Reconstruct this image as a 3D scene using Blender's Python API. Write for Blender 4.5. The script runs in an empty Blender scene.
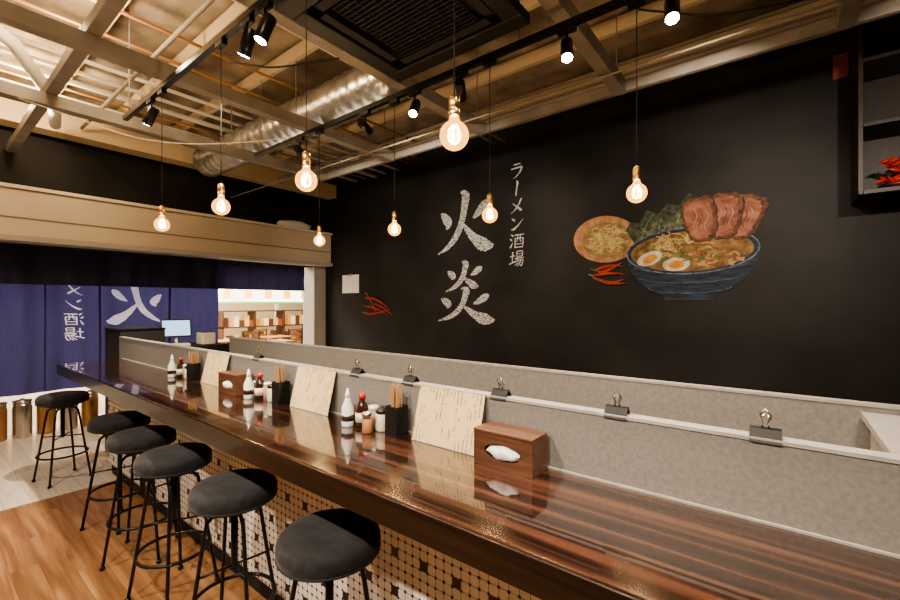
import bpy, math, random
from mathutils import Vector
random.seed(7)
C=bpy.context.scene.collection
D=bpy.data

# ---------------------------------------------------------------- materials
def M(name,col,rough=.5,metal=0,col2=None,scale=(5,5,5),detail=4,lo=.35,hi=.65,bump=0,bscale=None,
      emis=None,es=0,coat=0,spec=None,sheen=0,alpha=1):
    m=D.materials.new(name); m.use_nodes=True
    nt=m.node_tree; b=nt.nodes['Principled BSDF']
    b.inputs['Base Color'].default_value=(*col,1); b.inputs['Roughness'].default_value=rough
    b.inputs['Metallic'].default_value=metal
    if coat: b.inputs['Coat Weight'].default_value=coat; b.inputs['Coat Roughness'].default_value=.06
    if spec is not None: b.inputs['Specular IOR Level'].default_value=spec
    if sheen: b.inputs['Sheen Weight'].default_value=sheen
    if alpha<1: b.inputs['Alpha'].default_value=alpha
    if emis: b.inputs['Emission Color'].default_value=(*emis,1); b.inputs['Emission Strength'].default_value=es
    if col2 is not None or bump:
        tc=nt.nodes.new('ShaderNodeTexCoord'); mp=nt.nodes.new('ShaderNodeMapping')
        mp.inputs['Scale'].default_value=scale; nt.links.new(tc.outputs['Object'],mp.inputs['Vector'])
        n=nt.nodes.new('ShaderNodeTexNoise'); n.inputs['Scale'].default_value=1; n.inputs['Detail'].default_value=detail
        nt.links.new(mp.outputs[0],n.inputs['Vector'])
        if col2 is not None:
            r=nt.nodes.new('ShaderNodeValToRGB'); r.color_ramp.elements[0].position=lo; r.color_ramp.elements[1].position=hi
            r.color_ramp.elements[0].color=(*col,1); r.color_ramp.elements[1].color=(*col2,1)
            nt.links.new(n.outputs['Fac'],r.inputs['Fac']); nt.links.new(r.outputs[0],b.inputs['Base Color'])
        if bump:
            bm=nt.nodes.new('ShaderNodeBump'); bm.inputs['Strength'].default_value=bump; bm.inputs['Distance'].default_value=.01
            nt.links.new(n.outputs['Fac'],bm.inputs['Height']); nt.links.new(bm.outputs[0],b.inputs['Normal'])
    return m
def E(name,col,s):
    m=D.materials.new(name); m.use_nodes=True; nt=m.node_tree; nt.nodes.clear()
    e=nt.nodes.new('ShaderNodeEmission'); o=nt.nodes.new('ShaderNodeOutputMaterial')
    e.inputs[0].default_value=(*col,1); e.inputs[1].default_value=s; nt.links.new(e.outputs[0],o.inputs[0]); return m
def mth(nt,op,a,b=None):
    n=nt.nodes.new('ShaderNodeMath'); n.operation=op
    for i,v in enumerate((a,b)):
        if v is None: continue
        if isinstance(v,(int,float)): n.inputs[i].default_value=v
        else: nt.links.new(v,n.inputs[i])
    return n.outputs[0]
def mixc(nt,f,a,b):
    n=nt.nodes.new('ShaderNodeMix'); n.data_type='RGBA'
    if isinstance(f,(int,float)): n.inputs[0].default_value=f
    else: nt.links.new(f,n.inputs[0])
    for i,v in ((6,a),(7,b)):
        if isinstance(v,tuple): n.inputs[i].default_value=(*v,1)
        else: nt.links.new(v,n.inputs[i])
    return n.outputs[2]

def wood_planks(name,c1,c2,c3,pw,pl,rough,coat=0,axis='X',gap=.004,grain=(1.2,30),var=.5):
    m=D.materials.new(name); m.use_nodes=True; nt=m.node_tree; b=nt.nodes['Principled BSDF']
    tc=nt.nodes.new('ShaderNodeTexCoord'); sp=nt.nodes.new('ShaderNodeSeparateXYZ'); nt.links.new(tc.outputs['Object'],sp.inputs[0])
    L,W=(sp.outputs[0],sp.outputs[1]) if axis=='X' else (sp.outputs[1],sp.outputs[0])
    wi=mth(nt,'FLOOR',mth(nt,'DIVIDE',W,pw))
    wf=mth(nt,'FRACT',mth(nt,'DIVIDE',W,pw))
    sh=mth(nt,'ADD',mth(nt,'DIVIDE',L,pl),mth(nt,'MULTIPLY',wi,.37))
    li=mth(nt,'FLOOR',sh); lf=mth(nt,'FRACT',sh)
    cb=nt.nodes.new('ShaderNodeCombineXYZ'); nt.links.new(wi,cb.inputs[0]); nt.links.new(li,cb.inputs[1])
    wn=nt.nodes.new('ShaderNodeTexWhiteNoise'); nt.links.new(cb.outputs[0],wn.inputs['Vector'])
    cg=nt.nodes.new('ShaderNodeCombineXYZ')
    nt.links.new(mth(nt,'MULTIPLY',L,grain[0]),cg.inputs[0]); nt.links.new(mth(nt,'MULTIPLY',W,grain[1]),cg.inputs[1])
    nt.links.new(mth(nt,'MULTIPLY',wn.outputs['Value'],20),cg.inputs[2])
    n=nt.nodes.new('ShaderNodeTexNoise'); n.inputs['Scale'].default_value=1; n.inputs['Detail'].default_value=6; n.inputs['Distortion'].default_value=.6
    nt.links.new(cg.outputs[0],n.inputs['Vector'])
    r=nt.nodes.new('ShaderNodeValToRGB'); e=r.color_ramp.elements; e[0].position=.32; e[1].position=.68
    e[0].color=(*c1,1); e[1].color=(*c3,1); x=e.new(.5); x.color=(*c2,1)
    nt.links.new(n.outputs['Fac'],r.inputs['Fac'])
    v=mth(nt,'ADD',mth(nt,'MULTIPLY',wn.outputs['Value'],var),1-var*.55)
    mul=nt.nodes.new('ShaderNodeVectorMath'); mul.operation='SCALE'; nt.links.new(r.outputs[0],mul.inputs[0]); nt.links.new(v,mul.inputs[3])
    g=mth(nt,'MAXIMUM',mth(nt,'LESS_THAN',wf,gap/pw),mth(nt,'LESS_THAN',lf,gap/pl))
    nt.links.new(mixc(nt,mth(nt,'MULTIPLY',g,.6),mul.outputs[0],(.01,.006,.004)),b.inputs['Base Color'])
    b.inputs['Roughness'].default_value=rough
    if coat: b.inputs['Coat Weight'].default_value=coat; b.inputs['Coat Roughness'].default_value=.025; b.inputs['Coat IOR'].default_value=1.75
    return m

m_wallblk=M('chalkboard_black',(.0090,.0080,.0075),.6,col2=(.021,.0185,.0175),scale=(1.2,1.2,1.6),detail=8,spec=.3)
m_ceil=M('concrete_slab',(.16,.125,.092),.9,col2=(.42,.34,.25),scale=(3,3,3),detail=10,bump=.5)
m_beam=M('beam_paint',(.20,.175,.15),.55,col2=(.28,.25,.215),scale=(4,4,4))
m_joist=M('joist_metal',(.66,.52,.34),.5,.1)
m_white=M('white_paint',(.8,.76,.67),.5)
m_taupe=M('taupe_conduit',(.28,.24,.20),.5)
m_pipe=M('copper_pipe',(.62,.35,.17),.4,.5)
m_duct=M('galvanised',(.55,.55,.53),.28,.85,col2=(.85,.85,.83),scale=(9,9,9))
m_blk=M('black_metal',(.016,.016,.016),.3,.4)
m_blkm=M('black_matte',(.012,.011,.011),.7)
m_seat=M('seat_fabric',(.006,.006,.007),.85,col2=(.016,.016,.018),scale=(25,25,25),bump=.4,sheen=.1)
m_part=M('speckled_laminate',(.165,.152,.140),.5,col2=(.225,.209,.194),scale=(80,80,80),detail=6,lo=.3,hi=.7)
m_edge=M('laminate_edge',(.28,.262,.243),.45,col2=(.34,.32,.30),scale=(30,30,30))
m_box=M('shutter_cream',(.58,.48,.36),.5,col2=(.64,.54,.42),scale=(1,1,1))
m_frame=M('grey_frame',(.42,.385,.34),.45)
m_counter=wood_planks('walnut_counter',(.006,.0026,.0019),(.024,.009,.0053),(.098,.041,.024),.23,2.6,.18,1,'X',.0008,(.6,34),.35)
m_band=M('counter_edge_band',(.005,.003,.0026),.3,col2=(.017,.008,.0056),scale=(2,20,60),coat=.3)
m_floor=wood_planks('oak_floor',(.19,.090,.040),(.27,.138,.062),(.37,.205,.10),.12,1.1,.35,.15,'X',.002,(1.5,25),.25)
m_floor2=wood_planks('pale_floor',(.60,.52,.42),(.68,.60,.50),(.76,.69,.60),.15,1.2,.3,.2,'X',.003,(1.5,20),.2)
m_boxwood=M('box_wood',(.075,.032,.018),.4,col2=(.14,.064,.036),scale=(4,40,40),detail=5)
m_paper=M('paper_white',(.8,.78,.75),.6)
m_tissue=M('tissue',(.85,.85,.84),.8,col2=(.72,.72,.71),scale=(30,30,30),bump=.6)
m_chrome=M('chrome',(.7,.68,.65),.18,1)
m_brass=M('brass',(.75,.48,.2),.28,1)
m_cord=M('cord_black',(.02,.018,.015),.6)
m_darkwood=M('dark_walnut',(.010,.005,.004),.5,col2=(.028,.014,.009),scale=(30,4,2))

def glassmat():
    m=D.materials.new('bulb_glass'); m.use_nodes=True; nt=m.node_tree; nt.nodes.clear()
    o=nt.nodes.new('ShaderNodeOutputMaterial'); t=nt.nodes.new('ShaderNodeBsdfTransparent'); t.inputs[0].default_value=(1,.90,.72,1)
    e=nt.nodes.new('ShaderNodeEmission'); e.inputs[0].default_value=(1,.46,.09,1); e.inputs[1].default_value=4.2
    g=nt.nodes.new('ShaderNodeBsdfGlossy'); g.inputs['Roughness'].default_value=.05
    l=nt.nodes.new('ShaderNodeLayerWeight'); l.inputs[0].default_value=.35
    mx=nt.nodes.new('ShaderNodeMixShader'); mx2=nt.nodes.new('ShaderNodeMixShader')
    f=mth(nt,'ADD',mth(nt,'MULTIPLY',l.outputs['Facing'],.4),.36)
    nt.links.new(f,mx.inputs[0]); nt.links.new(t.outputs[0],mx.inputs[1]); nt.links.new(e.outputs[0],mx.inputs[2])
    nt.links.new(mth(nt,'MULTIPLY',l.outputs['Fresnel'],.3),mx2.inputs[0]); nt.links.new(mx.outputs[0],mx2.inputs[1]); nt.links.new(g.outputs[0],mx2.inputs[2])
    nt.links.new(mx2.outputs[0],o.inputs[0]); return m
m_globe=glassmat()
m_fil=E('filament_glow',(1,.66,.26),160)

def tilemat():
    m=D.materials.new('mosaic_tile'); m.use_nodes=True; nt=m.node_tree; b=nt.nodes['Principled BSDF']
    tc=nt.nodes.new('ShaderNodeTexCoord'); sp=nt.nodes.new('ShaderNodeSeparateXYZ'); nt.links.new(tc.outputs['Object'],sp.inputs[0])
    P=.036
    u=mth(nt,'DIVIDE',sp.outputs[0],P); v=mth(nt,'DIVIDE',sp.outputs[2],P)
    fu=mth(nt,'FRACT',u); fv=mth(nt,'FRACT',v)
    def near(f,w):
        return mth(nt,'GREATER_THAN',mth(nt,'ABSOLUTE',mth(nt,'SUBTRACT',f,.5)),.5-w)
    gr=mth(nt,'MAXIMUM',near(fu,.03),near(fv,.03))
    dot=mth(nt,'MULTIPLY',near(fu,.15),near(fv,.15))
    iu=mth(nt,'MODULO',mth(nt,'ABSOLUTE',mth(nt,'FLOOR',u)),4); iv=mth(nt,'MODULO',mth(nt,'ABSOLUTE',mth(nt,'FLOOR',v)),4)
    big=mth(nt,'MULTIPLY',mth(nt,'LESS_THAN',iu,.5),mth(nt,'LESS_THAN',iv,.5))
    n=nt.nodes.new('ShaderNodeTexNoise'); n.inputs['Scale'].default_value=8; nt.links.new(tc.outputs['Object'],n.inputs['Vector'])
    base=mixc(nt,n.outputs['Fac'],(.78,.75,.70),(.90,.88,.84))
    c=mixc(nt,gr,base,(.20,.18,.16)); c=mixc(nt,dot,c,(.012,.01,.009)); c=mixc(nt,big,c,(.02,.016,.014))
    nt.links.new(c,b.inputs['Base Color']); b.inputs['Roughness'].default_value=.25
    return m
m_tile=tilemat()

# ---------------------------------------------------------------- mesh helpers
def grp(name,loc=(0,0,0),rz=0):
    e=D.objects.new(name,None); e.location=loc; e.rotation_euler=(0,0,rz); e.empty_display_size=.1; C.objects.link(e); return e
def obj(name,vs,fs,mat,parent=None,smooth=False,bevel=0):
    me=D.meshes.new(name); me.from_pydata([tuple(v) for v in vs],[],fs); me.update()
    if smooth:
        for p in me.polygons: p.use_smooth=True
    o=D.objects.new(name,me); C.objects.link(o)
    if mat: me.materials.append(mat)
    if parent: o.parent=parent
    if bevel:
        b=o.modifiers.new('bevel','BEVEL'); b.width=bevel; b.segments=2; b.limit_method='ANGLE'
    return o
def boxgeo(x0,x1,y0,y1,z0,z1):
    vs=[(x,y,z) for z in (z0,z1) for y in (y0,y1) for x in (x0,x1)]
    fs=[(0,2,3,1),(4,5,7,6),(0,1,5,4),(2,6,7,3),(0,4,6,2),(1,3,7,5)]
    return vs,fs
def boxes(name,lst,mat,parent=None,bevel=0):
    V=[];F=[]
    for b in lst:
        v,f=boxgeo(*b); k=len(V); V+=v; F+=[tuple(i+k for i in q) for q in f]
    return obj(name,V,F,mat,parent,bevel=bevel)
def box(name,x0,x1,y0,y1,z0,z1,mat,parent=None,bevel=0): return boxes(name,[(x0,x1,y0,y1,z0,z1)],mat,parent,bevel)
def frame(d):
    d=d.normalized(); u=Vector((0,0,1)) if abs(d.z)<.95 else Vector((1,0,0))
    a=d.cross(u).normalized(); return a,d.cross(a).normalized()
def tubegeo(pts,r,seg=10,closed=False,caps=True):
    pts=[Vector(p) for p in pts]; n=len(pts); V=[];F=[]
    rs=r if isinstance(r,(list,tuple)) else [r]*n
    pa=None
    for i,p in enumerate(pts):
        if closed: d=pts[(i+1)%n]-pts[i-1]
        else: d=pts[min(i+1,n-1)]-pts[max(i-1,0)]
        d.normalize()
        if pa is None: a,b=frame(d)
        else:
            a=(pa-d*pa.dot(d)).normalized(); b=d.cross(a)
        pa=a
        for k in range(seg):
            t=2*math.pi*k/seg; V.append(p+a*math.cos(t)*rs[i]+b*math.sin(t)*rs[i])
    for i in range(n if closed else n-1):
        j=(i+1)%n
        for k in range(seg):
            F.append((i*seg+k,i*seg+(k+1)%seg,j*seg+(k+1)%seg,j*seg+k))
    if not closed and caps:
        F.append(tuple(range(seg))[::-1]); F.append(tuple((n-1)*seg+k for k in range(seg)))
    return V,F
def merge(geos):
    V=[];F=[]
    for v,f in geos:
        k=len(V); V+=list(v); F+=[tuple(i+k for i in q) for q in f]
    return V,F
def tube(name,pts,r,mat,parent=None,seg=10,closed=False):
    v,f=tubegeo(pts,r,seg,closed); o=obj(name,v,f,mat,parent)
    for p in o.data.polygons: p.use_smooth=len(p.vertices)==4
    return o
def lathegeo(prof,c=(0,0,0),seg=28):
    V=[];F=[]; n=len(prof)
    for r,z in prof:
        for k in range(seg):
            t=2*math.pi*k/seg; V.append((c[0]+max(r,.0002)*math.cos(t),c[1]+max(r,.0002)*math.sin(t),c[2]+z))
    for i in range(n-1):
        for k in range(seg):
            F.append((i*seg+k,i*seg+(k+1)%seg,(i+1)*seg+(k+1)%seg,(i+1)*seg+k))
    F.append(tuple(range(seg))[::-1]); F.append(tuple((n-1)*seg+k for k in range(seg)))
    return V,F
def lathe(name,prof,mat,parent=None,c=(0,0,0),seg=28,smooth=True):
    v,f=lathegeo(prof,c,seg); o=obj(name,v,f,mat,parent)
    if smooth:
        for p in o.data.polygons: p.use_smooth=len(p.vertices)==4
    return o
def circ(r,z,n=28,c=(0,0)): return [(c[0]+r*math.cos(2*math.pi*k/n),c[1]+r*math.sin(2*math.pi*k/n),z) for k in range(n)]

# ---------------------------------------------------------------- room shell
XL,XR,YB,YF,ZC=-7.06,2.7,5.0,-2.6,3.88
box('floor',-4.5,XR,YF,YB,-.1,0,m_floor)
box('floor_entrance',XL-.25,-4.5,YF,YB,-.1,0,m_floor2)
box('floor_mall',-14,XL-.25,YF-1,10,-.1,0,M('mall_floor',(.45,.38,.30),.25,col2=(.52,.45,.36),scale=(.8,.8,.8)))
box('wall_back',XL-.25,XR+.15,YB,YB+.15,0,ZC,m_wallblk)
boxes('wall_left',[(XL-.25,XL,YF,YB,2.25,ZC),(XL-.25,XL,YF,-.7,0,2.25)],m_wallblk)
box('wall_right',XR,XR+.15,YF,YB,0,ZC,M('wall_right_paint',(.14,.115,.09),.7))
box('wall_front',XL-.25,XR+.15,YF-.15,YF,0,ZC,M('wall_front_paint',(.45,.39,.32),.7))
box('ceiling',XL-.25,XR+.15,YF-.15,YB+.15,ZC,ZC+.15,m_ceil)
box('column_entrance',XL-.25,XL+.12,4.74,5.0,0,2.25,m_frame,bevel=.01)
# shutter housing
g=grp('shutter_housing')
box('housing_body',XL+.002,-6.75,-2.4,4.985,2.27,2.80,m_box,g,bevel=.012)
box('housing_lip',XL+.002,-6.70,-2.4,4.985,2.215,2.268,m_frame,g)
box('housing_cap',XL+.002,-6.71,-2.4,4.985,2.802,2.84,M('housing_cap',(.7,.61,.48),.5),g)
box('housing_shadow_line',-6.749,-6.742,-2.4,4.985,2.47,2.485,M('painted_shadow_line',(.25,.2,.15),.6),g)  # dark strip painting in the shadow line across the housing face
random.seed(3)
vs,fs=lathegeo([(.0,0),(.16,.0),(.22,.05),(.2,.1),(.12,.13),(0,.14)],(0,0,0),20)
vs=[(v[0]*(.8+random.random()*.25),v[1]*(1.3+random.random()*.4),v[2]*(.85+random.random()*.3)) for v in vs]
o=obj('plastic_bag',vs,fs,M('bag_plastic',(.8,.78,.74),.3),None,True); o.location=(-6.88,4.3,2.842); o.scale=(.6,1,1)

# ---------------------------------------------------------------- service counter
CZ=1.0
g=grp('service_counter')
box('countertop',-4.85,2.4,.800,1.249,CZ-.075,CZ,m_counter,g,bevel=.003)
box('edge_band',-4.853,2.4,.792,.7995,CZ-.08,CZ-.004,m_band,g)
box('apron',-4.80,2.4,.86,1.249,CZ-.13,CZ-.077,m_blkm,g)
box('tiled_base',-4.75,2.4,1.12,1.249,.10,CZ-.13,m_tile,g)
box('kickboard',-4.73,2.4,1.14,1.249,0,.10,m_blkm,g)
g=grp('counter_partition')
box('partition_panel',-4.95,2.4,1.25,1.285,0,1.191,m_part,g)
box('partition_cap',-4.95,2.4,1.246,1.291,1.191,1.20,m_edge,g)
box('partition_joint_trim',-4.85,2.4,1.240,1.249,1.0005,1.006,m_edge,g)
g=grp('rear_partition')
box('partition_panel',-4.1,2.4,1.88,1.915,0,1.191,m_part,g)
box('partition_cap',-4.1,2.4,1.876,1.920,1.191,1.20,m_edge,g)
g=grp('rear_counter')
box('countertop',-4.1,2.4,1.924,2.36,.93,1.0,m_counter,g)
box('base',-4.0,2.4,1.924,2.1,0,.93,m_tile,g)
g=grp('storage_cabinet')
box('body',.22,.62,1.42,1.868,0,1.15,M('cabinet_beige',(.30,.27,.23),.5),g,bevel=.004)
box('top',.20,.64,1.40,1.87,1.151,1.175,m_edge,g,bevel=.003)
boxes('handles',[(.216,.2195,1.62,1.64,.6,.75)],m_chrome,g)

# ---------------------------------------------------------------- stools
def stool(x,y,rz):
    g=grp('bar_stool',(x,y,0),rz)
    lathe('seat',[(0,.648),(.138,.648),(.160,.655),(.172,.670),(.176,.695),(.172,.716),(.156,.733),(.12,.741),(.05,.744),(0,.7445)],m_seat,g,seg=40)
    tube('seat_piping',circ(.171,.668,36),.005,m_seat,g,6,True)
    lathe('swivel_plate',[(0,.61),(.04,.61),(.045,.62),(.11,.635),(.115,.6475),(0,.6475)],m_blk,g)
    lathe('centre_post',[(0,.36),(.012,.36),(.014,.38),(.014,.61),(0,.61)],m_blk,g,seg=14)
    G=[]
    for k in range(4):
        a=math.pi/4+k*math.pi/2; P=[]
        for r,z in ((.045,.615),(.085,.612),(.108,.59),(.118,.54),(.145,.36),(.170,.2),(.2,.008)):
            P.append((r*math.cos(a),r*math.sin(a),z))
        G.append(tubegeo(P,.0085,8))
        G.append(lathegeo([(0,0),(.013,0),(.014,.012),(.010,.02),(0,.02)],(.2*math.cos(a),.2*math.sin(a),0),10))
        G.append(tubegeo([(0,0,.372),(.143*math.cos(a),.143*math.sin(a),.372)],.005,6))
    v,f=merge(G); o=obj('legs',v,f,m_blk,g)
    for p in o.data.polygons: p.use_smooth=len(p.vertices)==4
    tube('foot_ring',circ(.166,.225,36),.0085,m_blk,g,8,True)
for x,y,r in ((-4.90,.84,.2),(-3.63,.92,.5),(-3.07,.89,.9),(-2.53,.875,.3),(-1.895,.89,.65),(-1.235,.905,.15)):
    stool(x,y,r)

# ---------------------------------------------------------------- pendants, tracks
ZR=3.0
for y in (1.1,2.19,-.7):  # the last track is an added one, unseen behind the camera
    g=grp('light_track',(0,y,ZR))
    boxes('rail',[(-4.2,2.2,-.017,.017,0,.034)],m_blk,g)
    boxes('hangers',[(x-.003,x+.003,-.003,.003,.034,ZC-ZR-.001) for x in (-4.1,-1.2,1.6)],m_beam,g)

def light(name,typ,loc,power,col,parent=None,**kw):
    l=D.lights.new(name,typ); l.energy=power; l.color=col
    for k,v in kw.items(): setattr(l,k,v)
    o=D.objects.new(name,l); o.location=loc; C.objects.link(o)
    if parent: o.parent=parent
    return o
WARM=(1,.72,.44)
def pendant(x,y,z):
    g=grp('pendant_light',(x,y,z))
    prof=[]
    R=.0475
    for k in range(0,15):
        a=-math.pi/2+k*(math.pi*.86)/14; prof.append((R*math.cos(a),R*math.sin(a)))
    prof+=[(.015,.058),(.0135,.068)]
    v,f=lathegeo(prof,(0,0,0),28); f=f[:-1]
    o=obj('glass_globe',v,f,m_globe,g,True)
    G=[]
    for k in range(5):
        a=k*2*math.pi/5
        P=[(.004*math.cos(a),.004*math.sin(a),.03),(.017*math.cos(a),.017*math.sin(a),.022),(.019*math.cos(a+.3),.019*math.sin(a+.3),-.018),(.005*math.cos(a+.6),.005*math.sin(a+.6),-.026)]
        G.append(tubegeo(P,.0013,5))
    v,f=merge(G); obj('filament',v,f,m_fil,g)
    lathe('socket',[(0,.062),(.017,.062),(.0185,.068),(.0185,.082),(.016,.085),(.0185,.088),(.0185,.118),(.012,.128),(.004,.134),(0,.134)],m_brass,g)
    tube('cord',[(0,0,.133),(0,0,ZR-z-.031)],.0024,m_cord,g,6)
    box('track_adapter',-.04,.04,-.016,.016,ZR-z-.03,ZR-z-.001,m_blk,g)
    light('bulb_light','POINT',(0,0,0),15,WARM,g,shadow_soft_size=.03)
for x in (-.84,-1.67,-2.5,-3.4): pendant(x,1.1,2.065)
for x in (-.555,-1.40,-2.22,-3.13): pendant(x,2.19,2.055)

m_lens=E('spot_lens',(1,.92,.82),80)
m_lensoff=M('spot_lens_dim',(.3,.28,.25),.2)
def spot(x,y,target,power,ang=60,col=(1,.86,.69)):
    g=grp('track_spotlight',(x,y,ZR))
    box('adapter',-.05,.05,-.015,.015,-.028,-.001,m_blk,g)
    tube('stem',[(0,0,-.027),(0,0,-.09)],.007,m_blk,g,8)
    d=(Vector(target)-Vector((x,y,ZR-.12))).normalized(); c=Vector((0,0,-.12))
    v,f=tubegeo([c-d*.07,c-d*.066,c+d*.06,c+d*.066],[.026,.032,.034,.034],20); o=obj('can',v,f,m_blk,g)
    for p in o.data.polygons: p.use_smooth=len(p.vertices)==4
    v,f=tubegeo([c+d*.0665,c+d*.068],[.028,.027],20); obj('lens',v,f,m_lens if power else m_lensoff,g)
    if power:
        l=light('beam','SPOT',c+d*.085,power,col,g,spot_size=math.radians(ang),spot_blend=.7,shadow_soft_size=.03)
        l.rotation_euler=d.to_track_quat('-Z','Y').to_euler()
for s in ((-2.02,1.1,(-2.6,.2,0),150,80),(-2.2,1.1,(-3.2,1.0,1),130,70),(-3.62,1.1,(-5.6,.3,0),340,85),(.4,1.1,(.1,1.05,1),110,85),(-.3,1.1,(-.6,1.0,1),90,65),
          (-3.42,2.19,(-5.0,4.9,2.0),110,80),(-2.54,2.19,(-3.6,5,2.4),130,75),(-2.02,2.19,(-1.5,1.0,1),80,60),
          (-1.62,2.19,(-3.2,5,1.8),100,80),(-.91,2.19,(-.5,1.3,1),100,70),(-.40,2.19,(-.2,1.2,1),80,70),(-.1,2.19,(-.9,5,2.1),200,75),(.9,2.19,(.7,5,1.9),170,85),
          (-3.0,-.7,(-3.2,1.0,.2),210,95),(-1.4,-.7,(-1.5,1.12,.45),270,90),(-.5,-.7,(-.8,1.12,.4),200,90),(.5,-.7,(.1,1.2,.8),90,100)):  # added spots on the unseen track, brightening stools, tile and counter
    spot(*s)

# ---------------------------------------------------------------- ceiling void
g=grp('ceiling_frame_grid')
zb0,zb1=3.13,3.23
G=[]
for x in (-4.75,-3.5,-2.25,-.98,.3,1.6):
    G.append((x-.045,x+.045,YF+.001,3.4,zb0,zb1))
boxes('cross_channels',G,m_beam,g,bevel=.004)
boxes('long_channels',[(-6.9,XR-.01,y-.04,y+.04,zb1+.001,zb1+.08) for y in (.74,-.9)],m_beam,g,bevel=.004)
boxes('end_channel',[(-4.9,XR-.01,3.401,3.44,zb0+.02,zb1)],m_beam,g,bevel=.004)
boxes('hanger_rods',[(x-.004,x+.004,y-.004,y+.004,zb1,ZC-.001) for x in (-4.75,-3.5,-2.25,-.98,.3,1.6) for y in (-.5,2.2,3.3)],m_beam,g)
boxes('ceiling_joist_set',[(XL+.01,XR-.01,y-.02,y+.02,3.74,3.86) for y in (-1.8,-1.0,-.2,.4,1.0,1.6,2.2,2.9,3.6,4.3)],m_joist)
boxes('ceiling_girder',[(-6.85,-6.6,YF+.01,YB-.01,3.5,3.73)],m_joist)
for i,(x,z,r,mt) in enumerate(((-3.9,3.70,.014,0),(-4.34,3.70,.014,0),(-4.46,3.70,.018,0),(-4.58,3.70,.014,0),(-4.95,3.70,.02,1),(-5.25,3.70,.02,1),(-5.5,3.69,.03,1),(-5.75,3.70,.015,0),(-6.0,3.70,.02,1),(-3.1,3.70,.012,1),(-2.95,3.70,.012,1))):
    tube('copper_pipe' if mt==0 else 'conduit_pipe',[(x,YF+.02,z),(x,YB-.02,z)],r,m_pipe if mt==0 else m_white,None,8)
for y,z,r in ((3.0,3.10,.008),(3.75,3.55,.012),(-1.25,3.55,.03),(4.1,3.6,.025),(1.28,3.58,.018)):
    tube('long_conduit_pipe',[(-6.5,y,z),(XR-.1,y,z)],r,m_taupe if y>0 else m_white,None,8)
# spiral duct
pts=[];rs=[]
x=-6.2;i=0
while x<-2.6:
    pts.append((x,2.56,3.45)); rs.append(.186 if i%3 else .200); x+=.045; i+=1
v,f=tubegeo(pts,rs,36); o=obj('ventilation_duct',v,f,m_duct,None,True)
# flexible white hose at far left
pts=[(-3.9,-.3,3.5),(-4.2,.1,3.55),(-4.6,.5,3.5),(-5.1,.75,3.42),(-5.6,.9,3.42),(-6.2,1.0,3.45)]
tube('flexible_hose',pts,.05,m_white,None,14)
# loose cables laid over the channels
def cable(a,b,sag,mat,r=.005):
    P=[]
    for k in range(17):
        t=k/16; P.append((a[0]+(b[0]-a[0])*t+.04*math.sin(t*9),a[1]+(b[1]-a[1])*t+.05*math.sin(t*7+1),a[2]+(b[2]-a[2])*t-sag*math.sin(math.pi*t)))
    tube('hanging_cable',P,r,mat,None,6)
cable((-4.7,.5,3.12),(-3.6,2.3,3.12),.22,m_white,.004)
cable((-.7,2.75,3.34),(.2,3.25,3.34),.12,m_cord,.006)
cable((.5,2.5,3.3),(1.4,3.2,3.34),.10,m_cord,.006)
cable((-3.3,1.45,3.34),(-2.4,2.0,3.34),.10,m_cord,.006)
# cassette air conditioner
g=grp('ceiling_air_conditioner',(-1.61,1.67,3.07))
boxes('casing',[(-.46,.46,-.36,.42,.06,.36)],m_blkm,g)
boxes('panel_frame',[(-.51,.51,-.47,-.36,0,.06),(-.51,.51,.36,.47,0,.06),(-.51,-.40,-.36,.36,0,.06),(.40,.51,-.36,.36,0,.06)],M('ac_black',(.010,.0095,.0095),.5),g,bevel=.008)
boxes('louvers',[(-.33,.33,-.345,-.29,.012,.02),(-.33,.33,.29,.345,.012,.02),(-.385,-.33,-.27,.27,.012,.02),(.33,.385,-.27,.27,.012,.02)],m_blkm,g)
boxes('intake_grille',[(-.28,.28,-.27+.03*k,-.262+.03*k,.015,.03) for k in range(19)]+[(-.28+.07*k,-.274+.07*k,-.27,.28,.02,.034) for k in range(9)],m_blkm,g)
boxes('mounts',[(sx*.44-.01,sx*.44+.01,sy*.3-.01,sy*.3+.01,.36,ZC-3.071) for sx in (-1,1) for sy in (-1,1)],m_beam,g)

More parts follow.
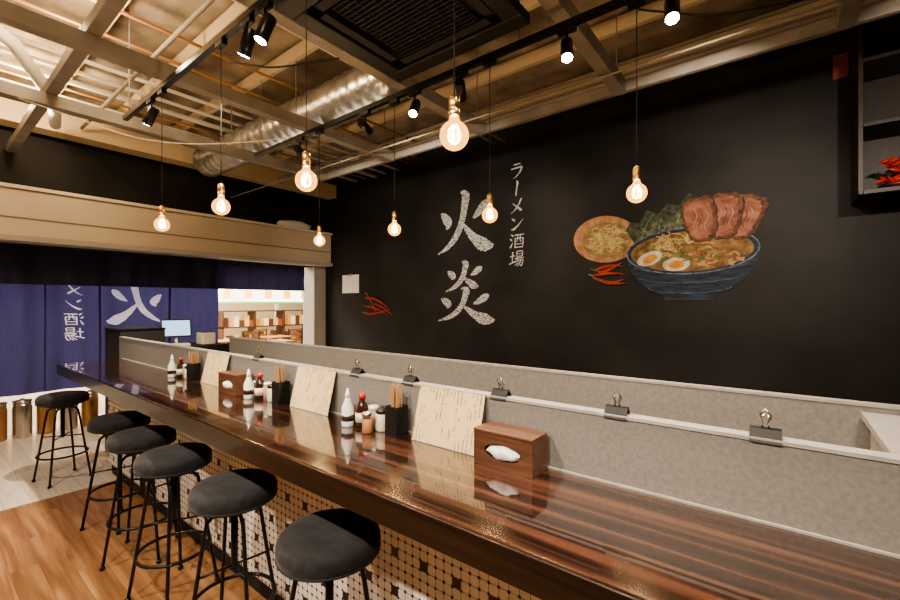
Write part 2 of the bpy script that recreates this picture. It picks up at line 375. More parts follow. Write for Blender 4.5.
# ---------------------------------------------------------------- mural
WY=YB-.004
layer=[0]
def ny():
    layer[0]+=1; return WY-layer[0]*.0006
def poly(name,pts,mat,par): 
    y=ny(); return obj(name,[(p[0],y,p[1]) for p in pts],[tuple(range(len(pts)))],mat,par)
def ell(cx,cz,a,b,n=40,t0=0,t1=2*math.pi,rot=0):
    r=[]
    for k in range(n):
        t=t0+(t1-t0)*k/(n if abs(t1-t0-2*math.pi)<1e-6 else n-1)
        u,v=a*math.cos(t),b*math.sin(t); r.append((cx+u*math.cos(rot)-v*math.sin(rot),cz+u*math.sin(rot)+v*math.cos(rot)))
    return r
def cr(p0,p1,p2,p3,t):
    return tuple(.5*((2*b)+(-a+c)*t+(2*a-5*b+4*c-d)*t*t+(-a+3*b-3*c+d)*t**3) for a,b,c,d in zip(p0,p1,p2,p3))
def strokegeo(P,sub=8,wob=0):
    Q=[]
    for i in range(len(P)-1):
        a=P[max(i-1,0)];b=P[i];c=P[i+1];d=P[min(i+2,len(P)-1)]
        for k in range(sub): Q.append(cr(a,b,c,d,k/sub))
    Q.append(P[-1]); V=[];F=[]
    for i,q in enumerate(Q):
        a=Q[max(i-1,0)];b=Q[min(i+1,len(Q)-1)]
        dx,dy=b[0]-a[0],b[1]-a[1]; L=math.hypot(dx,dy) or 1; nx,nz=-dy/L,dx/L; w=max(q[2],.001)/2
        w1=w*(1+wob*(random.random()-.5)); w2=w*(1+wob*(random.random()-.5))
        V+= [(q[0]+nx*w1,q[1]+nz*w1),(q[0]-nx*w2,q[1]-nz*w2)]
    for i in range(len(Q)-1): F.append((2*i,2*i+1,2*i+3,2*i+2))
    return V,F
HI=[[(.06,.70,.03),(.13,.63,.13),(.20,.52,.15),(.17,.42,.03)],
    [(.93,.80,.03),(.87,.74,.13),(.76,.62,.11),(.66,.54,.02)],
    [(.44,1.0,.03),(.53,.94,.14),(.51,.74,.12),(.46,.52,.11),(.36,.30,.11),(.20,.13,.08),(.0,.02,.02)],
    [(.47,.50,.02),(.56,.38,.09),(.68,.24,.14),(.84,.12,.22),(.97,.09,.12),(1.03,.11,.01)]]
def fit(st,x0,x1,y0,y1,ws):
    return [[(x0+u*(x1-x0),y0+v*(y1-y0),w*ws) for u,v,w in s] for s in st]
EN=fit(HI,.14,.86,.50,1.0,.78)
EN[3]=[(.47,.76,.02),(.56,.68,.08),(.66,.61,.12),(.75,.58,.04)]
EN+=fit(HI,0,1,0,.56,.85)
def brush(strokes,wob=.12):
    return merge([strokegeo(s,8,wob) for s in strokes])
def brushmat(name,c1,c2,thr):
    m=M(name,c1,.85,col2=c2,scale=(22,22,60),detail=6,lo=.34,hi=.5); nt=m.node_tree; b=nt.nodes['Principled BSDF']
    tc=nt.nodes.new('ShaderNodeTexCoord'); mp=nt.nodes.new('ShaderNodeMapping'); mp.inputs['Scale'].default_value=(14,14,45); mp.inputs['Rotation'].default_value=(0,.7,0)
    n=nt.nodes.new('ShaderNodeTexNoise'); n.inputs['Scale'].default_value=1.6; n.inputs['Detail'].default_value=8
    nt.links.new(tc.outputs['Object'],mp.inputs[0]); nt.links.new(mp.outputs[0],n.inputs['Vector'])
    nt.links.new(mth(nt,'GREATER_THAN',n.outputs['Fac'],thr),b.inputs['Alpha']); return m
m_chalk=brushmat('chalk_white',(.18,.178,.175),(.52,.515,.51),.43)
mur=grp('shop_name_mural')
def wallbrush(name,strokes,x0,x1,z0,z1):
    v,f=brush(strokes); y=ny()
    return obj(name,[(x0+a*(x1-x0),y,z0+b*(z1-z0)) for a,b in v],f,m_chalk,mur)
wallbrush('kanji_hi',HI,-4.12,-3.16,2.24,3.14)
wallbrush('kanji_en',EN,-4.12,-3.14,1.24,2.12)
def ln(*p,w=.075):
    n=len(p); return [(x,y,w*(1.15 if i in (0,) else (.8 if i==n-1 else 1))) for i,(x,y) in enumerate(p)]
CH={
'ra':[[(.25,.92,.07),(.5,.94,.10),(.74,.93,.05)],[(.10,.66,.08),(.5,.70,.10),(.86,.71,.13)],[(.86,.71,.12),(.74,.42,.10),(.5,.15,.07),(.26,.0,.02)]],
'bar':[[(.44,1.0,.05),(.53,.88,.13),(.5,.5,.09),(.47,.12,.10),(.5,0,.03)]],
'me':[[(.80,.97,.10),(.64,.6,.10),(.4,.25,.08),(.10,.02,.02)],[(.20,.68,.04),(.5,.45,.11),(.78,.22,.15),(.87,.14,.04)]],
'n':[[(.13,.84,.05),(.28,.74,.14),(.37,.64,.05)],[(.12,.12,.04),(.3,.12,.14),(.6,.35,.09),(.94,.78,.02)]],
'sake':[[(.08,.94,.04),(.2,.84,.11),(.23,.77,.03)],[(.0,.66,.04),(.12,.58,.11),(.16,.51,.03)],[(.03,.04,.05),(.1,.12,.11),(.22,.40,.03)],
   ln((.32,.87),(.65,.89),(1.0,.90)),ln((.38,.66),(.39,.3),(.38,.02)),ln((.36,.65),(.65,.66),(.93,.67)),ln((.93,.67),(.93,.3),(.91,.02)),
   ln((.38,.07),(.65,.07),(.92,.08),w=.065),ln((.40,.28),(.65,.285),(.9,.29),w=.055),ln((.57,.88),(.56,.6),(.47,.42),w=.06),ln((.74,.88),(.74,.5),(.86,.43),w=.06)],
'ba':[ln((.02,.62),(.2,.65),(.37,.67)),ln((.2,.94),(.2,.55),(.2,.2)),ln((-.01,.13),(.2,.2),(.39,.31)),
   ln((.49,.96),(.49,.78),(.49,.6),w=.065),ln((.48,.96),(.7,.97),(.88,.97),w=.065),ln((.88,.97),(.88,.8),(.87,.6),w=.065),ln((.5,.79),(.7,.80),(.86,.80),w=.05),ln((.49,.62),(.7,.625),(.87,.63),w=.055),
   ln((.38,.48),(.7,.51),(1.0,.52)),ln((.56,.48),(.5,.34),(.36,.2),w=.065),[(.5,.36,.06),(.72,.375,.06),(.92,.38,.07),(.90,.14,.07),(.82,.0,.06),(.71,.07,.02)],
   ln((.66,.36),(.55,.15),(.38,.02),w=.06),ln((.80,.36),(.70,.14),(.54,-.03),w=.06)]}
SEQ=('ra','bar','me','n','sake','ba')
def vchars(ch_h,w,wob=.15,fat=1.0):
    G=[]
    for i,c in enumerate(SEQ):
        for s in CH[c]:
            v,f=strokegeo([(a,b,ww*fat) for a,b,ww in s],6,wob)
            G.append(([((a-.5)*w*.92+.05*w*(b-.5),(b-1)*ch_h*.86-i*ch_h-.07*ch_h,0) for a,b in v],f))
    return merge(G)
v,f=vchars(.232,.235,.2,1.05); y=ny()
obj('vertical_lettering',[(-2.77+p[0],y-.0000005*i,3.39+p[1]) for i,p in enumerate(v)],f,M('chalk_lettering',(.28,.275,.27),.8,col2=(.54,.53,.515),scale=(30,30,30)),mur)

# ramen bowl painting
mur=grp('ramen_bowl_mural')
def MM(n,c,c2,s=(14,14,14),lo=.35,hi=.65): return M(n,c,.75,col2=c2,scale=s,lo=lo,hi=hi,detail=6)
m_bowl=MM('paint_bowl',(.005,.009,.018),(.024,.040,.068),(5,5,26)); m_rim=MM('paint_rim',(.03,.05,.085),(.16,.21,.27),(20,20,20))
m_soup=MM('paint_soup',(.10,.050,.016),(.28,.165,.06)); m_nood=MM('paint_noodle',(.36,.25,.085),(.56,.44,.21)); m_nood2=MM('paint_noodle_dark',(.17,.10,.035),(.30,.20,.07))
m_nori=MM('paint_nori',(.012,.016,.011),(.075,.085,.055),(22,22,22)); m_meat=MM('paint_meat',(.17,.05,.03),(.34,.145,.095),(8,8,15)); m_meatd=MM('paint_meat_edge',(.04,.014,.009),(.18,.08,.042),(20,20,20))
m_eggw=MM('paint_egg',(.42,.37,.28),(.60,.56,.47)); m_yolk=MM('paint_yolk',(.5,.17,.02),(.60,.30,.05)); m_plate=MM('paint_plate',(.28,.13,.06),(.46,.25,.13))
m_red=MM('paint_red',(.20,.018,.013),(.38,.05,.03)); m_grn=MM('paint_green',(.06,.11,.025),(.20,.27,.08)); m_fat=MM('paint_fat',(.28,.15,.10),(.44,.29,.21))
m_smear=MM('paint_sear',(.022,.010,.007),(.12,.048,.026),(18,18,18))
poly('plate',ell(-1.62,2.26,.37,.27,rot=-.12),m_plate,mur)
poly('plate_well',ell(-1.60,2.25,.285,.205,rot=-.12),MM('paint_well',(.18,.10,.04),(.30,.19,.08)),mur)
def noodles(n,cx,cz,a,b,mat,w,name,R=(.05,.16)):
    G=[]
    for _ in range(n):
        t=random.random()*6.283; r=math.sqrt(random.random())*.85
        x=cx+a*r*math.cos(t); z=cz+b*r*math.sin(t); rad=random.uniform(*R); s=random.random()*6.28; L=random.uniform(1.2,2.6)
        P=[]
        for k in range(7):
            u=x+rad*math.cos(s+L*k/6)-rad*math.cos(s+L/2); q=z+.55*(rad*math.sin(s+L*k/6)-rad*math.sin(s+L/2))
            e=math.hypot((u-cx)/a,(q-cz)/b)
            if e>1: u=cx+(u-cx)/e; q=cz+(q-cz)/e
            P.append((u,q,w))
        G.append(strokegeo(P,3))
    v,f=merge(G); y=ny()
    return obj(name,[(p[0],y-.0000002*i,p[1]) for i,p in enumerate(v)],f,mat,mur)
noodles(60,-1.60,2.25,.27,.185,m_nood2,.014,'plate_noodles_dark'); noodles(75,-1.60,2.255,.25,.17,m_nood,.009,'plate_noodles')  # darker yellow strands laid under the lighter ones
# nori sheets behind bowl
poly('nori_back',[(-1.30,2.20),(-1.38,2.34),(-1.33,2.43),(-1.24,2.40),(-1.16,2.53),(-1.04,2.48),(-.96,2.58),(-.84,2.54),(-.76,2.66),(-.66,2.60),(-.62,2.30),(-.75,2.12),(-1.2,2.06)],m_nori,mur)
poly('nori_fold',[(-1.26,2.20),(-1.22,2.36),(-1.14,2.30),(-1.06,2.46),(-.96,2.36),(-.84,2.50),(-.78,2.3),(-.88,2.12),(-1.2,2.1)],MM('paint_nori_light',(.018,.024,.014),(.14,.155,.10),(28,28,28)),mur)
for k,(a,b,c_,d_) in enumerate(((-1.22,2.14,-1.14,2.42),(-1.05,2.16,-1.0,2.46),(-.88,2.2,-.80,2.55))):
    v,f=strokegeo([(a,b,.004),((a+c_)/2-.02,(b+d_)/2,.014),(c_,d_,.003)],4,.6); y=ny(); obj('nori_crease_%d'%k,[(p[0],y,p[1]) for p in v],f,m_grn,mur)
# bowl body
body=ell(-.765,2.06,.605,.50,40,math.pi,2*math.pi); body=[(x,max(z,1.585)) for x,z in body]
poly('bowl_foot',[(-1.0,1.60),(-.98,1.545),(-.54,1.545),(-.52,1.60)],m_bowl,mur)
poly('bowl_body',body,m_bowl,mur)
for k,dz in enumerate((.12,.24,.36)):
    a=.60*math.sqrt(max(0,1-((dz)/.52)**2)); P=[(-.765+a*.93*math.cos(t),2.06-dz-.12*math.sin(t)*(1-dz),.005) for t in [math.pi*.08+math.pi*.84*i/10 for i in range(11)]]
    v,f=strokegeo(P,3,.8); y=ny(); obj('glaze_stroke_%d'%k,[(p[0],y,p[1]) for p in v],f,m_rim,mur)
poly('bowl_rim',ell(-.765,2.06,.61,.245),m_rim,mur)
poly('bowl_inner',ell(-.765,2.063,.595,.232),m_bowl,mur)
poly('soup',ell(-.765,2.055,.56,.208),m_soup,mur)
noodles(60,-.85,2.10,.36,.17,m_nood2,.014,'bowl_noodles_dark'); noodles(65,-.84,2.13,.32,.150,m_nood,.010,'bowl_noodles')  # same two yellows as on the plate, darker below
def slab(cx,cz,w,h,rot,top=.18):
    pts=[]
    for k in range(28):
        t=2*math.pi*k/28; c_,s_=math.cos(t),math.sin(t); j=1+.05*math.sin(k*2.7+cx*20)
        u=j*w*math.copysign(abs(c_)**.6,c_)*(1+top*s_); v=j*h*math.copysign(abs(s_)**.7,s_)
        pts.append((cx+u*math.cos(rot)-v*math.sin(rot),cz+u*math.sin(rot)+v*math.cos(rot)))
    return pts
for i,(cx,cz,w,h,r) in enumerate(((-.28,2.35,.145,.22,-.34),(-.44,2.38,.15,.235,-.10),(-.65,2.37,.155,.235,.16))):
    poly('pork_edge_%d'%i,slab(cx,cz,w,h,r),m_smear,mur); poly('pork_rim_%d'%i,slab(cx-.006,cz+.002,w*.92,h*.94,r),m_meatd,mur); poly('pork_slice_%d'%i,slab(cx-.012,cz-.002,w*.78,h*.84,r),m_meat,mur)
    for q in range(3):
        ox=-.06+.05*q
        P=[(cx+ox,cz+.13-.02*q,.004),(cx+ox+.03,cz+.03,.010),(cx+ox-.005,cz-.07,.007),(cx+ox+.02,cz-.13,.003)]
        v,f=strokegeo(P,4,.6); y=ny(); obj('pork_marbling_%d_%d'%(i,q),[(p[0],y,p[1]) for p in v],f,m_fat if q!=1 else m_meatd,mur)
noodles(14,-1.0,2.02,.26,.11,m_grn,.016,'leafy_greens',(.02,.05))
for i,(cx,cz,r) in enumerate(((-1.13,2.0,.35),(-.87,1.925,.05))):
    poly('egg_white_%d'%i,ell(cx,cz,.13,.072,rot=r),m_eggw,mur); poly('egg_yolk_%d'%i,ell(cx+.005,cz-.004,.075,.042,rot=r),m_yolk,mur)
noodles(20,-.52,1.97,.26,.085,MM('paint_menma',(.30,.17,.06),(.46,.29,.12)),.02,'bamboo_shoots',(.03,.07)); noodles(34,-.66,2.02,.24,.10,m_grn,.013,'spring_onion',(.01,.03))
noodles(20,-.76,2.05,.24,.11,m_soup,.016,'broth_swirls',(.04,.1))
noodles(7,-.66,2.03,.30,.11,m_red,.008,'chili_threads',(.04,.1))
def chilis(name,lst):
    G=[];S=[]
    for x0,z0,x1,z1,b in lst:
        mx,mz=(x0+x1)/2,(z0+z1)/2+b
        G.append(strokegeo([(x0,z0,.025),((x0+mx)/2,(z0+mz)/2+b*.3,.036),(mx,mz,.03),((x1+mx)/2,(z1+mz)/2+b*.3,.02),(x1,z1,.003)],5))
        S.append(strokegeo([(x0-.05,z0+.02,.008),(x0,z0,.018)],3))
    v,f=merge(G); y=ny(); obj(name+'_pods',[(p[0],y-.0000002*i,p[1]) for i,p in enumerate(v)],f,m_red,mur)
    v,f=merge(S); y=ny(); obj(name+'_stems',[(p[0],y,p[1]) for p in v],f,m_grn,mur)
chilis('chili',[(-1.72,1.90,-1.40,1.93,.03),(-1.75,1.84,-1.38,1.84,.02),(-1.70,1.80,-1.36,1.74,-.02),(-1.66,1.88,-1.42,1.98,-.02),(-1.62,1.76,-1.40,1.79,-.02)])
mur=grp('chili_mural')
chilis('chili',[(-5.72,1.60,-5.15,1.40,.06),(-5.75,1.46,-5.2,1.32,.03),(-5.78,1.34,-5.1,1.44,-.04),(-5.72,1.68,-5.45,1.34,.0),(-5.5,1.50,-5.05,1.30,.02)])

# notice & red tag
g=grp('wall_notice'); box('sheet',-6.42,-5.96,YB-.012,YB-.003,1.70,2.03,m_paper,g); boxes('tape',[(-6.22,-6.16,YB-.014,YB-.0125,2.0,2.05)],m_edge,g)
g=grp('red_wall_tag'); box('tag',.355,.455,YB-.012,YB-.003,3.47,3.68,M('tag_red',(.20,.045,.04),.6),g); box('pin',.395,.415,YB-.018,YB-.0125,3.65,3.67,m_chrome,g)

# ---------------------------------------------------------------- wall cabinet right
g=grp('wall_shelf',(.47,4.55,2.36))
boxes('carcass',[(0,.03,0,.445,0,1.5),(.031,1.6,.0,.445,0,.035),(.031,1.6,.0,.445,.52,.55),(.031,1.6,.0,.445,1.02,1.05),(.031,1.6,.425,.445,.036,1.5)],m_darkwood,g,bevel=.002)
g=grp('dried_chili_bundle',(.70,4.70,2.397))
G=[]
for k in range(34):
    a=random.random()*6.28; r=random.uniform(.01,.09); z=random.uniform(.02,.24)
    p=Vector((r*math.cos(a),r*math.sin(a),z)); d=Vector((random.uniform(-1,1),random.uniform(-1,1),random.uniform(-.3,.3))).normalized()*.05
    G.append(tubegeo([p-d,p,p+d+Vector((0,0,.01))],[.004,.015,.002],7))
v,f=merge(G); obj('pods',v,f,M('chili_red',(.5,.03,.015),.3),g,True)
lathe('dish',[(0,0),(.07,0),(.12,.025),(.115,.028),(.065,.008),(0,.008)],m_blk,g)

# ---------------------------------------------------------------- noren & outside
def noren_mat(name,c,c2,tr):
    m=M(name,c,.9,col2=c2,scale=(2,6,1.2)); nt=m.node_tree; b=nt.nodes['Principled BSDF']; o=[n for n in nt.nodes if n.type=='OUTPUT_MATERIAL'][0]
    t=nt.nodes.new('ShaderNodeBsdfTranslucent'); t.inputs[0].default_value=(*c2,1); mx=nt.nodes.new('ShaderNodeMixShader'); mx.inputs[0].default_value=tr
    nt.links.new(b.outputs[0],mx.inputs[1]); nt.links.new(t.outputs[0],mx.inputs[2]); nt.links.new(mx.outputs[0],o.inputs[0]); return m
m_nlong=noren_mat('noren_cloth',(.018,.017,.050),(.044,.041,.122),.35)
m_nval=noren_mat('valance_cloth',(.008,.0075,.016),(.026,.023,.060),.25)
def wx(y): return -7.19+.028*math.sin(y*9)+.012*math.sin(y*23+1)
g=grp('noren_curtain')
def cloth(name,y0,y1,z0,z1,fx,mat,par):
    ny_=int((y1-y0)/.03)+2; V=[];F=[]; nz=8
    for j in range(nz+1):
        for i in range(ny_):
            y=y0+(y1-y0)*i/(ny_-1); V.append((fx(y)+.01*math.sin(j*1.1+y*3),y,z0+(z1-z0)*j/nz))
    for j in range(nz):
        for i in range(ny_-1):
            a=j*ny_+i; F.append((a,a+1,a+1+ny_,a+ny_))
    return obj(name,V,F,mat,par,True)
for i,(a,b) in enumerate(((-.65,.32),(.30,1.08),(1.06,1.61),(1.59,2.44),(2.41,3.12))):
    cloth('cloth_panel_%d'%(i+1),a,b,.42,2.20,(lambda y,k=i:wx(y)-(.008 if k%2 else 0)),m_nlong,g)
tube('rod',[(-7.19,-.69,2.215),(-7.19,4.73,2.215)],.015,m_darkwood,g)
m_ntext=M('noren_print',(.75,.75,.85),.8,emis=(.75,.75,.95),es=.35)  # print also glows a little so its white reads brighter
def nmap(v,yc,z0,su,sv):
    out=[]
    for p in v:
        y=yc-p[0]*su; out.append((wx(y)+.028,y,z0+p[1]*sv))
    return out
v,f=brush(HI); obj('print_hi',nmap(v,2.34,1.22,.66,.60),f,m_ntext,g)
v,f=brush(EN); obj('print_en',nmap(v,2.34,.55,.66,.60),f,m_ntext,g)
v,f=vchars(.19,.20); obj('print_lettering',nmap(v,1.34,2.17,1,1),f,m_ntext,g)
g=grp('noren_valance')
def vx(y): return -6.98+.02*math.sin(y*11+1)+.01*math.sin(y*31)
ys=[-.65+.52*i for i in range(11)]
for i,y in enumerate(ys[:-1]):
    cloth('valance_panel_%d'%(i+1),y-.004,min(y+.524,4.55),1.74,2.19,(lambda q,k=i:vx(q)-(.008 if k%2 else 0)),m_nval,g)
tube('rod',[(-6.98,-.69,2.197),(-6.98,4.73,2.197)],.012,m_darkwood,g)

# canisters by entrance
m_amb=M('canister_amber',(.4,.22,.10),.25,.6)
m_can=M('canister_steel',(.5,.47,.42),.25,.9)
for i in range(6):
    g=grp('metal_canister',(-6.8,.42+.2*i,0))
    lathe('body',[(0,0),(.08,0),(.085,.01),(.085,.33),(.078,.36),(.078,.39),(0,.39)],m_can if i%2==0 else m_amb,g)
    lathe('lid',[(0,.391),(.082,.391),(.082,.415),(.02,.42),(.02,.435),(0,.435)],m_can,g)
g=grp('white_planter',(-6.75,1.72,0))
lathe('pot',[(0,0),(.12,0),(.15,.36),(.155,.38),(.135,.38),(.13,.34),(0,.34)],m_white,g)

# mall scenery
box('wall_mall',-13.2,-13.0,YF-1,10,0,3.4,M('mall_wall',(.6,.44,.27),.6))
box('ceiling_mall',-13.2,XL-.26,YF-1,10,3.4,3.5,M('mall_ceiling',(.7,.68,.64),.7))
g=grp('illuminated_shop_sign',(-11.2,4.6,0))
box('light_box',0,.15,0,3.6,1.5,2.1,E('sign_lightbox',(1,.88,.68),5),g)
boxes('green_band',[(.151,.16,.0,3.6,1.5,1.55)],M('sign_green',(.2,.45,.15),.5,emis=(.2,.5,.15),es=.8),g)
boxes('yellow_motifs',[(.151,.16,.3+.55*k,.5+.55*k,1.64,1.86) for k in range(6)],M('sign_yellow',(.9,.55,.15),.5,emis=(.95,.5,.1),es=2),g)
boxes('posts',[(.03,.12,.02,.1,0,1.499),(.03,.12,3.5,3.58,0,1.499),(.03,.12,1.75,1.83,0,1.499)],m_white,g)
g=grp('display_shelving',(-11.0,4.7,0))
boxes('frame',[(0,.4,0,3.2,z,z+.03) for z in (.1,.5,.9,1.3)]+[(0,.4,y,y+.03,.131,1.299) for y in (0,.8,1.6,2.4,3.17)],M('shelf_oak',(.12,.055,.025),.5),g)
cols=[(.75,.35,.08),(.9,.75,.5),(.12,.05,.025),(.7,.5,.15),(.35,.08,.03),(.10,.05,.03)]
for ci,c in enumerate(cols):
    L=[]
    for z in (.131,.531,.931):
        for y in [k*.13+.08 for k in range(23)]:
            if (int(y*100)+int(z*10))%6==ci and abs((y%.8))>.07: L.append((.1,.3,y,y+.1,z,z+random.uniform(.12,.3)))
    if L: boxes('packaged_goods_%d'%ci,L,M('goods_%d'%ci,c,.5,emis=c,es=.8),g)  # goods glow in their own colour, brightness put into the material
m_tt=M('table_oak',(.35,.17,.07),.4); m_ch=M('chair_frame',(.05,.03,.02),.5); m_shade=E('paper_lantern_glow',(1,.62,.25),6)
for i,(x,y) in enumerate(((-9.2,4.2),(-9.4,5.4),(-8.3,4.75))):
    g=grp('cafe_table',(x,y,0))
    box('top',-.3,.3,-.3,.3,.70,.735,m_tt,g,bevel=.005)
    lathe('pedestal',[(0,0),(.22,0),(.22,.015),(.03,.03),(.03,.69),(.1,.699),(0,.699)],m_blk,g)
for x,y in ((-9.2,4.78),(-10.0,4.2),(-10.0,5.4),(-9.4,6.0)):
    g=grp('cafe_chair',(x,y,0))
    box('seat',-.2,.2,-.2,.2,.43,.46,m_tt,g,bevel=.005)
    boxes('legs',[(sx*.18-.012,sx*.18+.012,sy*.18-.012,sy*.18+.012,0,.43 if sx>0 else .88) for sx in (-1,1) for sy in (-1,1)],m_ch,g)
    boxes('back_slats',[(-.192,-.168,-.167,.167,z,z+.05) for z in (.58,.70,.82)],m_tt,g)
for y in (5.0,5.9,6.8):
    g=grp('paper_lantern',(-10.2,y,2.2)); lathe('shade',[(.05,-.14),(.11,-.10),(.13,0),(.11,.10),(.05,.14)],m_shade,g); tube('cord',[(0,0,.14),(0,0,1.198)],.006,m_cord,g,6)

# ---------------------------------------------------------------- register
g=grp('register_cabinet'); box('tall_body',-5.55,-5.04,1.28,1.66,0,1.25,m_blkm,g,bevel=.004); box('low_body',-5.55,-5.04,1.662,2.3,0,1.05,m_blkm,g,bevel=.004)
box('plinth_trim',-5.56,-5.03,1.27,1.665,1.251,1.265,m_blk,g)
g=grp('point_of_sale_tablet',(-5.25,1.84,1.051),-.2)
boxes('base',[(-.09,.09,-.12,.12,0,.02)],m_white,g,bevel=.004); tube('neck',[(-.02,0,.02),(-.05,0,.10)],.014,m_white,g)
o=box('tablet',-.008,.008,-.145,.145,-.1,.1,m_blk,g,bevel=.003); o.location=(-.03,0,.19); o.rotation_euler=(0,-.25,0)
o=box('screen',.0085,.010,-.13,.13,-.085,.085,E('screen_glow',(.45,.7,.85),1.8),g); o.location=(-.03,0,.19); o.rotation_euler=(0,-.25,0)
g=grp('receipt_printer',(-5.22,2.13,1.051)); box('body',-.09,.09,-.07,.07,0,.13,m_white,g,bevel=.01); box('slot',-.05,.05,-.05,.05,.1305,.135,m_blk,g)

# ---------------------------------------------------------------- counter-top items
def menumat():
    m=D.materials.new('menu_print'); m.use_nodes=True; nt=m.node_tree; b=nt.nodes['Principled BSDF']
    tc=nt.nodes.new('ShaderNodeTexCoord'); sp=nt.nodes.new('ShaderNodeSeparateXYZ'); nt.links.new(tc.outputs['Object'],sp.inputs[0])
    u,v=sp.outputs[0],sp.outputs[2]
    col=mth(nt,'LESS_THAN',mth(nt,'FRACT',mth(nt,'MULTIPLY',u,60)),.45)
    n=nt.nodes.new('ShaderNodeTexNoise'); n.inputs['Scale'].default_value=200; nt.links.new(tc.outputs['Object'],n.inputs['Vector'])
    n2=nt.nodes.new('ShaderNodeTexNoise'); n2.inputs['Scale'].default_value=18; nt.links.new(tc.outputs['Object'],n2.inputs['Vector'])
    ink=mth(nt,'MULTIPLY',mth(nt,'MULTIPLY',col,mth(nt,'GREATER_THAN',n.outputs['Fac'],.46)),mth(nt,'GREATER_THAN',n2.outputs['Fac'],.50))
    vo=nt.nodes.new('ShaderNodeTexVoronoi'); vo.inputs['Scale'].default_value=16; nt.links.new(tc.outputs['Object'],vo.inputs['Vector'])
    pic=mth(nt,'MULTIPLY',mth(nt,'LESS_THAN',vo.outputs['Distance'],.22),mth(nt,'LESS_THAN',n2.outputs['Fac'],.45))
    c=mixc(nt,mth(nt,'MULTIPLY',ink,.7),(.64,.50,.29),(.10,.06,.03)); c=mixc(nt,mth(nt,'MULTIPLY',pic,.5),c,(.45,.2,.07))
    nt.links.new(c,b.inputs['Base Color']); b.inputs['Roughness'].default_value=.3; return m
m_menu=menumat()
def menu(x0,x1,yb,h,rz=0):
    w=x1-x0; g=grp('menu_sheet',((x0+x1)/2,yb,CZ+.001),rz)
    t=math.atan2(1.24-yb,h)
    vs,fs=boxgeo(-w/2,w/2,0,.0025,0,h)
    vs=[(v[0],v[1]*math.cos(t)+v[2]*math.sin(t),v[2]*math.cos(t)) for v in vs]
    obj('laminated_sheet',vs,fs,m_menu,g)
    L=[(-w/2,w/2,-.0008,0,0,.003),(-w/2,w/2,-.0008,0,h-.003,h)]
    V=[];F=[]
    for b in L:
        v,f=boxgeo(*b); k=len(V); V+=[(p[0],p[1]*math.cos(t)+p[2]*math.sin(t),p[2]*math.cos(t)) for p in v]; F+=[tuple(i+k for i in q) for q in f]
    obj('sheet_border',V,F,m_edge,g)
menu(-1.11,-.81,1.185,.208); menu(-1.95,-1.64,1.19,.208); menu(-3.0,-2.70,1.19,.205)
m_stick=M('chopstick_wood',(.40,.24,.12),.5)
m_hold=M('holder_black',(.012,.011,.011),.3)
m_white2=M('shaker_white',(.75,.74,.72),.3); m_redcap=M('cap_red',(.40,.03,.02),.35); m_soy=M('soy_dark',(.03,.012,.008),.1,coat=.6)
m_glassj=M('jar_glass',(.55,.5,.42),.08,alpha=.55); m_spice=M('spice_brown',(.25,.12,.05),.6); m_cream=M('label_cream',(.6,.54,.42),.5)
def chop(x,y):
    g=grp('chopstick_holder',(x,y,CZ))
    boxes('cup',[(-.032,.032,-.032,.032,0,.006),(-.032,.032,-.032,-.028,.006,.115),(-.032,.032,.028,.032,.006,.115),(-.032,-.028,-.028,.028,.006,.115),(.028,.032,-.028,.028,.006,.115)],m_hold,g)
    G=[]
    for k in range(18):
        a=random.uniform(-.022,.022);b=random.uniform(-.022,.022); c=a*1.1;d=b*1.1
        G.append(tubegeo([(a*.5,b*.5,.008),(c,d,.175+random.random()*.03)],[.002,.0032],5))
    v,f=merge(G); obj('chopsticks',v,f,m_stick,g)
def bottle(x,y,kind):
    if kind=='soy':
        g=grp('soy_sauce_bottle',(x,y,CZ)); lathe('body',[(0,0),(.026,0),(.028,.01),(.028,.07),(.020,.095),(.012,.105),(.012,.115),(0,.115)],m_soy,g)
        lathe('label',[(.0284,.02),(.0286,.02),(.0286,.06),(.0284,.06)],m_cream,g); lathe('cap',[(0,.1155),(.015,.1155),(.015,.13),(.006,.14),(0,.14)],m_redcap,g)
    elif kind=='white':
        g=grp('vinegar_bottle',(x,y,CZ)); lathe('body',[(0,0),(.023,0),(.025,.008),(.025,.08),(.012,.11),(.011,.12),(0,.12)],m_white2,g)
        lathe('spout',[(0,.1205),(.012,.1205),(.010,.135),(.003,.16),(0,.16)],m_white2,g); lathe('label',[(.0254,.025),(.0256,.025),(.0256,.05),(.0254,.05)],m_soy,g)
    elif kind=='pepper':
        g=grp('pepper_shaker',(x,y,CZ)); lathe('body',[(0,0),(.02,0),(.021,.005),(.019,.06),(0,.06)],m_spice,g); lathe('cap',[(0,.0605),(.02,.0605),(.021,.075),(.015,.085),(0,.087)],m_chrome,g)
    elif kind=='jar':
        g=grp('condiment_jar',(x,y,CZ)); lathe('body',[(0,0),(.027,0),(.029,.006),(.029,.065),(.024,.072),(0,.072)],m_cream,g); lathe('lid',[(0,.0725),(.028,.0725),(.028,.088),(.006,.092),(.006,.1),(0,.1)],m_hold,g)
    elif kind=='glass':
        g=grp('spice_jar',(x,y,CZ)); lathe('content',[(0,.003),(.021,.003),(.021,.045),(0,.045)],m_redcap,g); lathe('glass',[(0,0),(.024,0),(.025,.07),(.02,.075),(0,.075)],m_glassj,g); lathe('cap',[(0,.0755),(.021,.0755),(.021,.092),(0,.092)],m_white2,g)
def cset(x,m=1):
    chop(x,1.195); bottle(x-.085,1.2,'jar'); bottle(x-.145,1.205,'glass'); bottle(x-.20,1.19,'soy'); bottle(x-.245,1.15,'white'); bottle(x-.29,1.205,'pepper')
cset(-1.20); cset(-2.04); cset(-3.12); bottle(-1.31,1.14,'pepper')
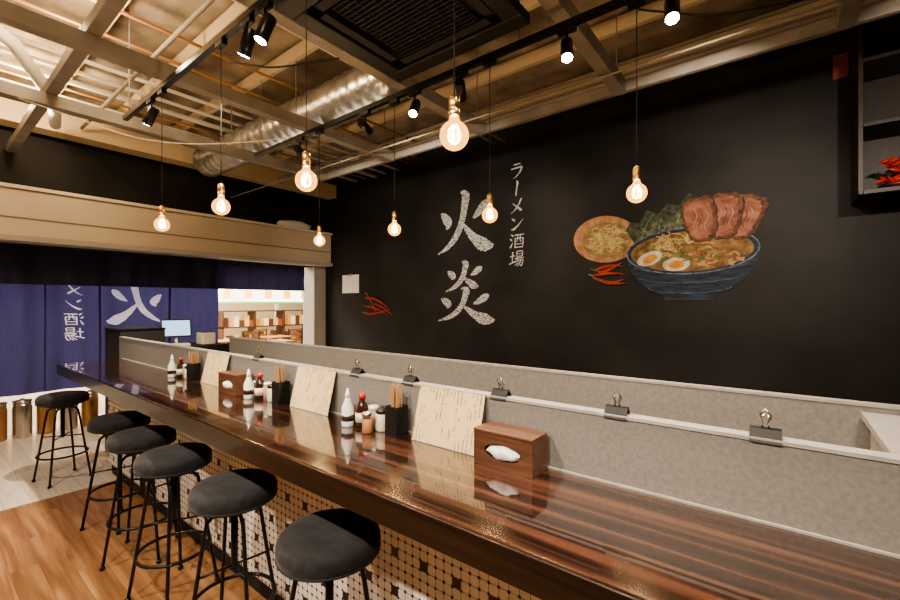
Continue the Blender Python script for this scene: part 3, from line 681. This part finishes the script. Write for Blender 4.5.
def tissue(x,y,rz):
    g=grp('tissue_box',(x,y,CZ),rz)
    w,d,h=.102,.048,.108
    n=40; V=[];F=[]
    ov=[(.066*math.cos(2*math.pi*k/n),.026*math.sin(2*math.pi*k/n)+.053) for k in range(n)]
    def sq(t):
        c,s=math.cos(t),math.sin(t); m=max(abs(c)/w,abs(s)/(h/2)); return (c/m,h/2+s/m)
    for k in range(n): V.append((ov[k][0],-d,ov[k][1])); 
    for k in range(n):
        q=sq(2*math.pi*k/n); V.append((q[0],-d,q[1]))
    for k in range(n): V.append((ov[k][0],-d+.006,ov[k][1]))
    for k in range(n):
        j=(k+1)%n; F.append((k,j,n+j,n+k)); F.append((k,2*n+k,2*n+j,j))
    obj('front_panel',V,F,m_boxwood,g)
    boxes('box_walls',[(-w,w,-d+.001,d,0,.006),(-w-.004,w+.004,-d-.004,d+.002,h,h+.008),(-w-.004,-w,-d-.001,d,0,h),(w,w+.004,-d-.001,d,0,h),(-w,w,d-.006,d,.006,h),(-w,w,-d+.02,-d+.022,.006,h)],m_boxwood,g,bevel=.001)
    random.seed(5)
    V=[];F=[]; A=16;B=9
    for j in range(B):
        for i in range(A):
            u=-1+2*i/(A-1); vv=-1+2*j/(B-1); r=math.sqrt(max(0,1-min(1,(u*u*.8+vv*vv*.8))))
            V.append((u*.060,-d+.016-.024*r+.004*math.sin(i*2.1+j*1.3),.052+vv*.023*math.sqrt(max(.05,1-u*u*.9))+.002*math.sin(i*.9)))
    for j in range(B-1):
        for i in range(A-1): a=j*A+i; F.append((a,a+1,a+1+A,a+A))
    obj('tissue',V,F,m_tissue,g,True)
tissue(-.682,1.185,-.02); tissue(-2.50,1.18,.0)
# bulldog clips on partition
for x in (-.03,-.375,-.765,-1.19,-1.52,-2.4,.42):
    g=grp('bulldog_clip',(x,1.2685,1.2005)); g.scale=(.86,.86,.86)
    obj('jaw_front',[(-.037,-.0305,-.012),(.037,-.0305,-.012),(.036,-.006,.022),(-.036,-.006,.022),(-.037,-.0285,-.012),(.037,-.0285,-.012),(.036,-.004,.022),(-.036,-.004,.022)],[(0,1,2,3),(7,6,5,4),(0,4,5,1),(3,2,6,7),(0,3,7,4),(1,5,6,2)],m_blkm,g)
    obj('jaw_back',[(-.037,.0305,-.012),(.037,.0305,-.012),(.036,.006,.022),(-.036,.006,.022),(-.037,.0285,-.012),(.037,.0285,-.012),(.036,.004,.022),(-.036,.004,.022)],[(3,2,1,0),(4,5,6,7),(1,5,4,0),(7,6,2,3),(4,7,3,0),(2,6,5,1)],m_blkm,g)
    tube('spine',[(-.036,0,.022),(.036,0,.022)],.005,m_blkm,g,8)
    tube('loop_front',[(-.008,-.004,.024),(-.006,-.006,.04),(-.013,-.008,.06),(0,-.01,.078),(.013,-.008,.06),(.006,-.006,.04),(.008,-.004,.024)],.0024,m_chrome,g,6)
    tube('loop_back',[(-.008,.004,.024),(-.006,.006,.036),(-.012,.008,.05),(0,.01,.06),(.012,.008,.05),(.006,.006,.036),(.008,.004,.024)],.0024,m_chrome,g,6)

# ---------------------------------------------------------------- lights outside & added uplights
m=grp('mall_ceiling_light',(-9.6,3.0,3.38))
box('diffuser',-1.2,1.2,-2.4,2.4,-.03,0,E('diffuser_glow',(1,.95,.88),4),m)
l=light('mall_area','AREA',(0,0,-.05),700,(1,.90,.75),m,shape='RECTANGLE',size=2.4,size_y=4.8)
m_added_glow=E('added_uplight_glow',(1,.8,.52),3)
for i,(x,y,p) in enumerate(((-5.6,.74,80),(-3.9,.74,55),(-1.6,.74,16),(.9,.74,20),(-5.6,-.9,50),(-2.8,-.9,34),(0,-.9,20))):  # uplights added to brighten the ceiling, tucked on top of the channels
    g=grp('added_uplight',(x,y,3.312))
    box('added_housing',-.3,.3,-.03,.03,0,.03,m_beam,g); box('added_glow_strip',-.29,.29,-.02,.02,.031,.045,m_added_glow,g)
    light('added_uplight_lamp','POINT',(0,0,.10),p,(1,.76,.47),g,shadow_soft_size=.1)

# ---------------------------------------------------------------- camera / world
w=D.worlds.new('world'); bpy.context.scene.world=w; w.use_nodes=True
w.node_tree.nodes['Background'].inputs[0].default_value=(1,.9,.8,1); w.node_tree.nodes['Background'].inputs[1].default_value=.3
try: bpy.context.scene.view_settings.look='AgX - Medium High Contrast'
except Exception: pass
cd=D.cameras.new('camera'); cam=D.objects.new('camera',cd); C.objects.link(cam)
cam.location=(0,0,1.52); cam.rotation_euler=(math.pi/2,0,math.radians(37.94)); cd.lens=17; cd.sensor_width=36; cd.shift_y=.0033; cd.clip_start=.03
bpy.context.scene.camera=cam
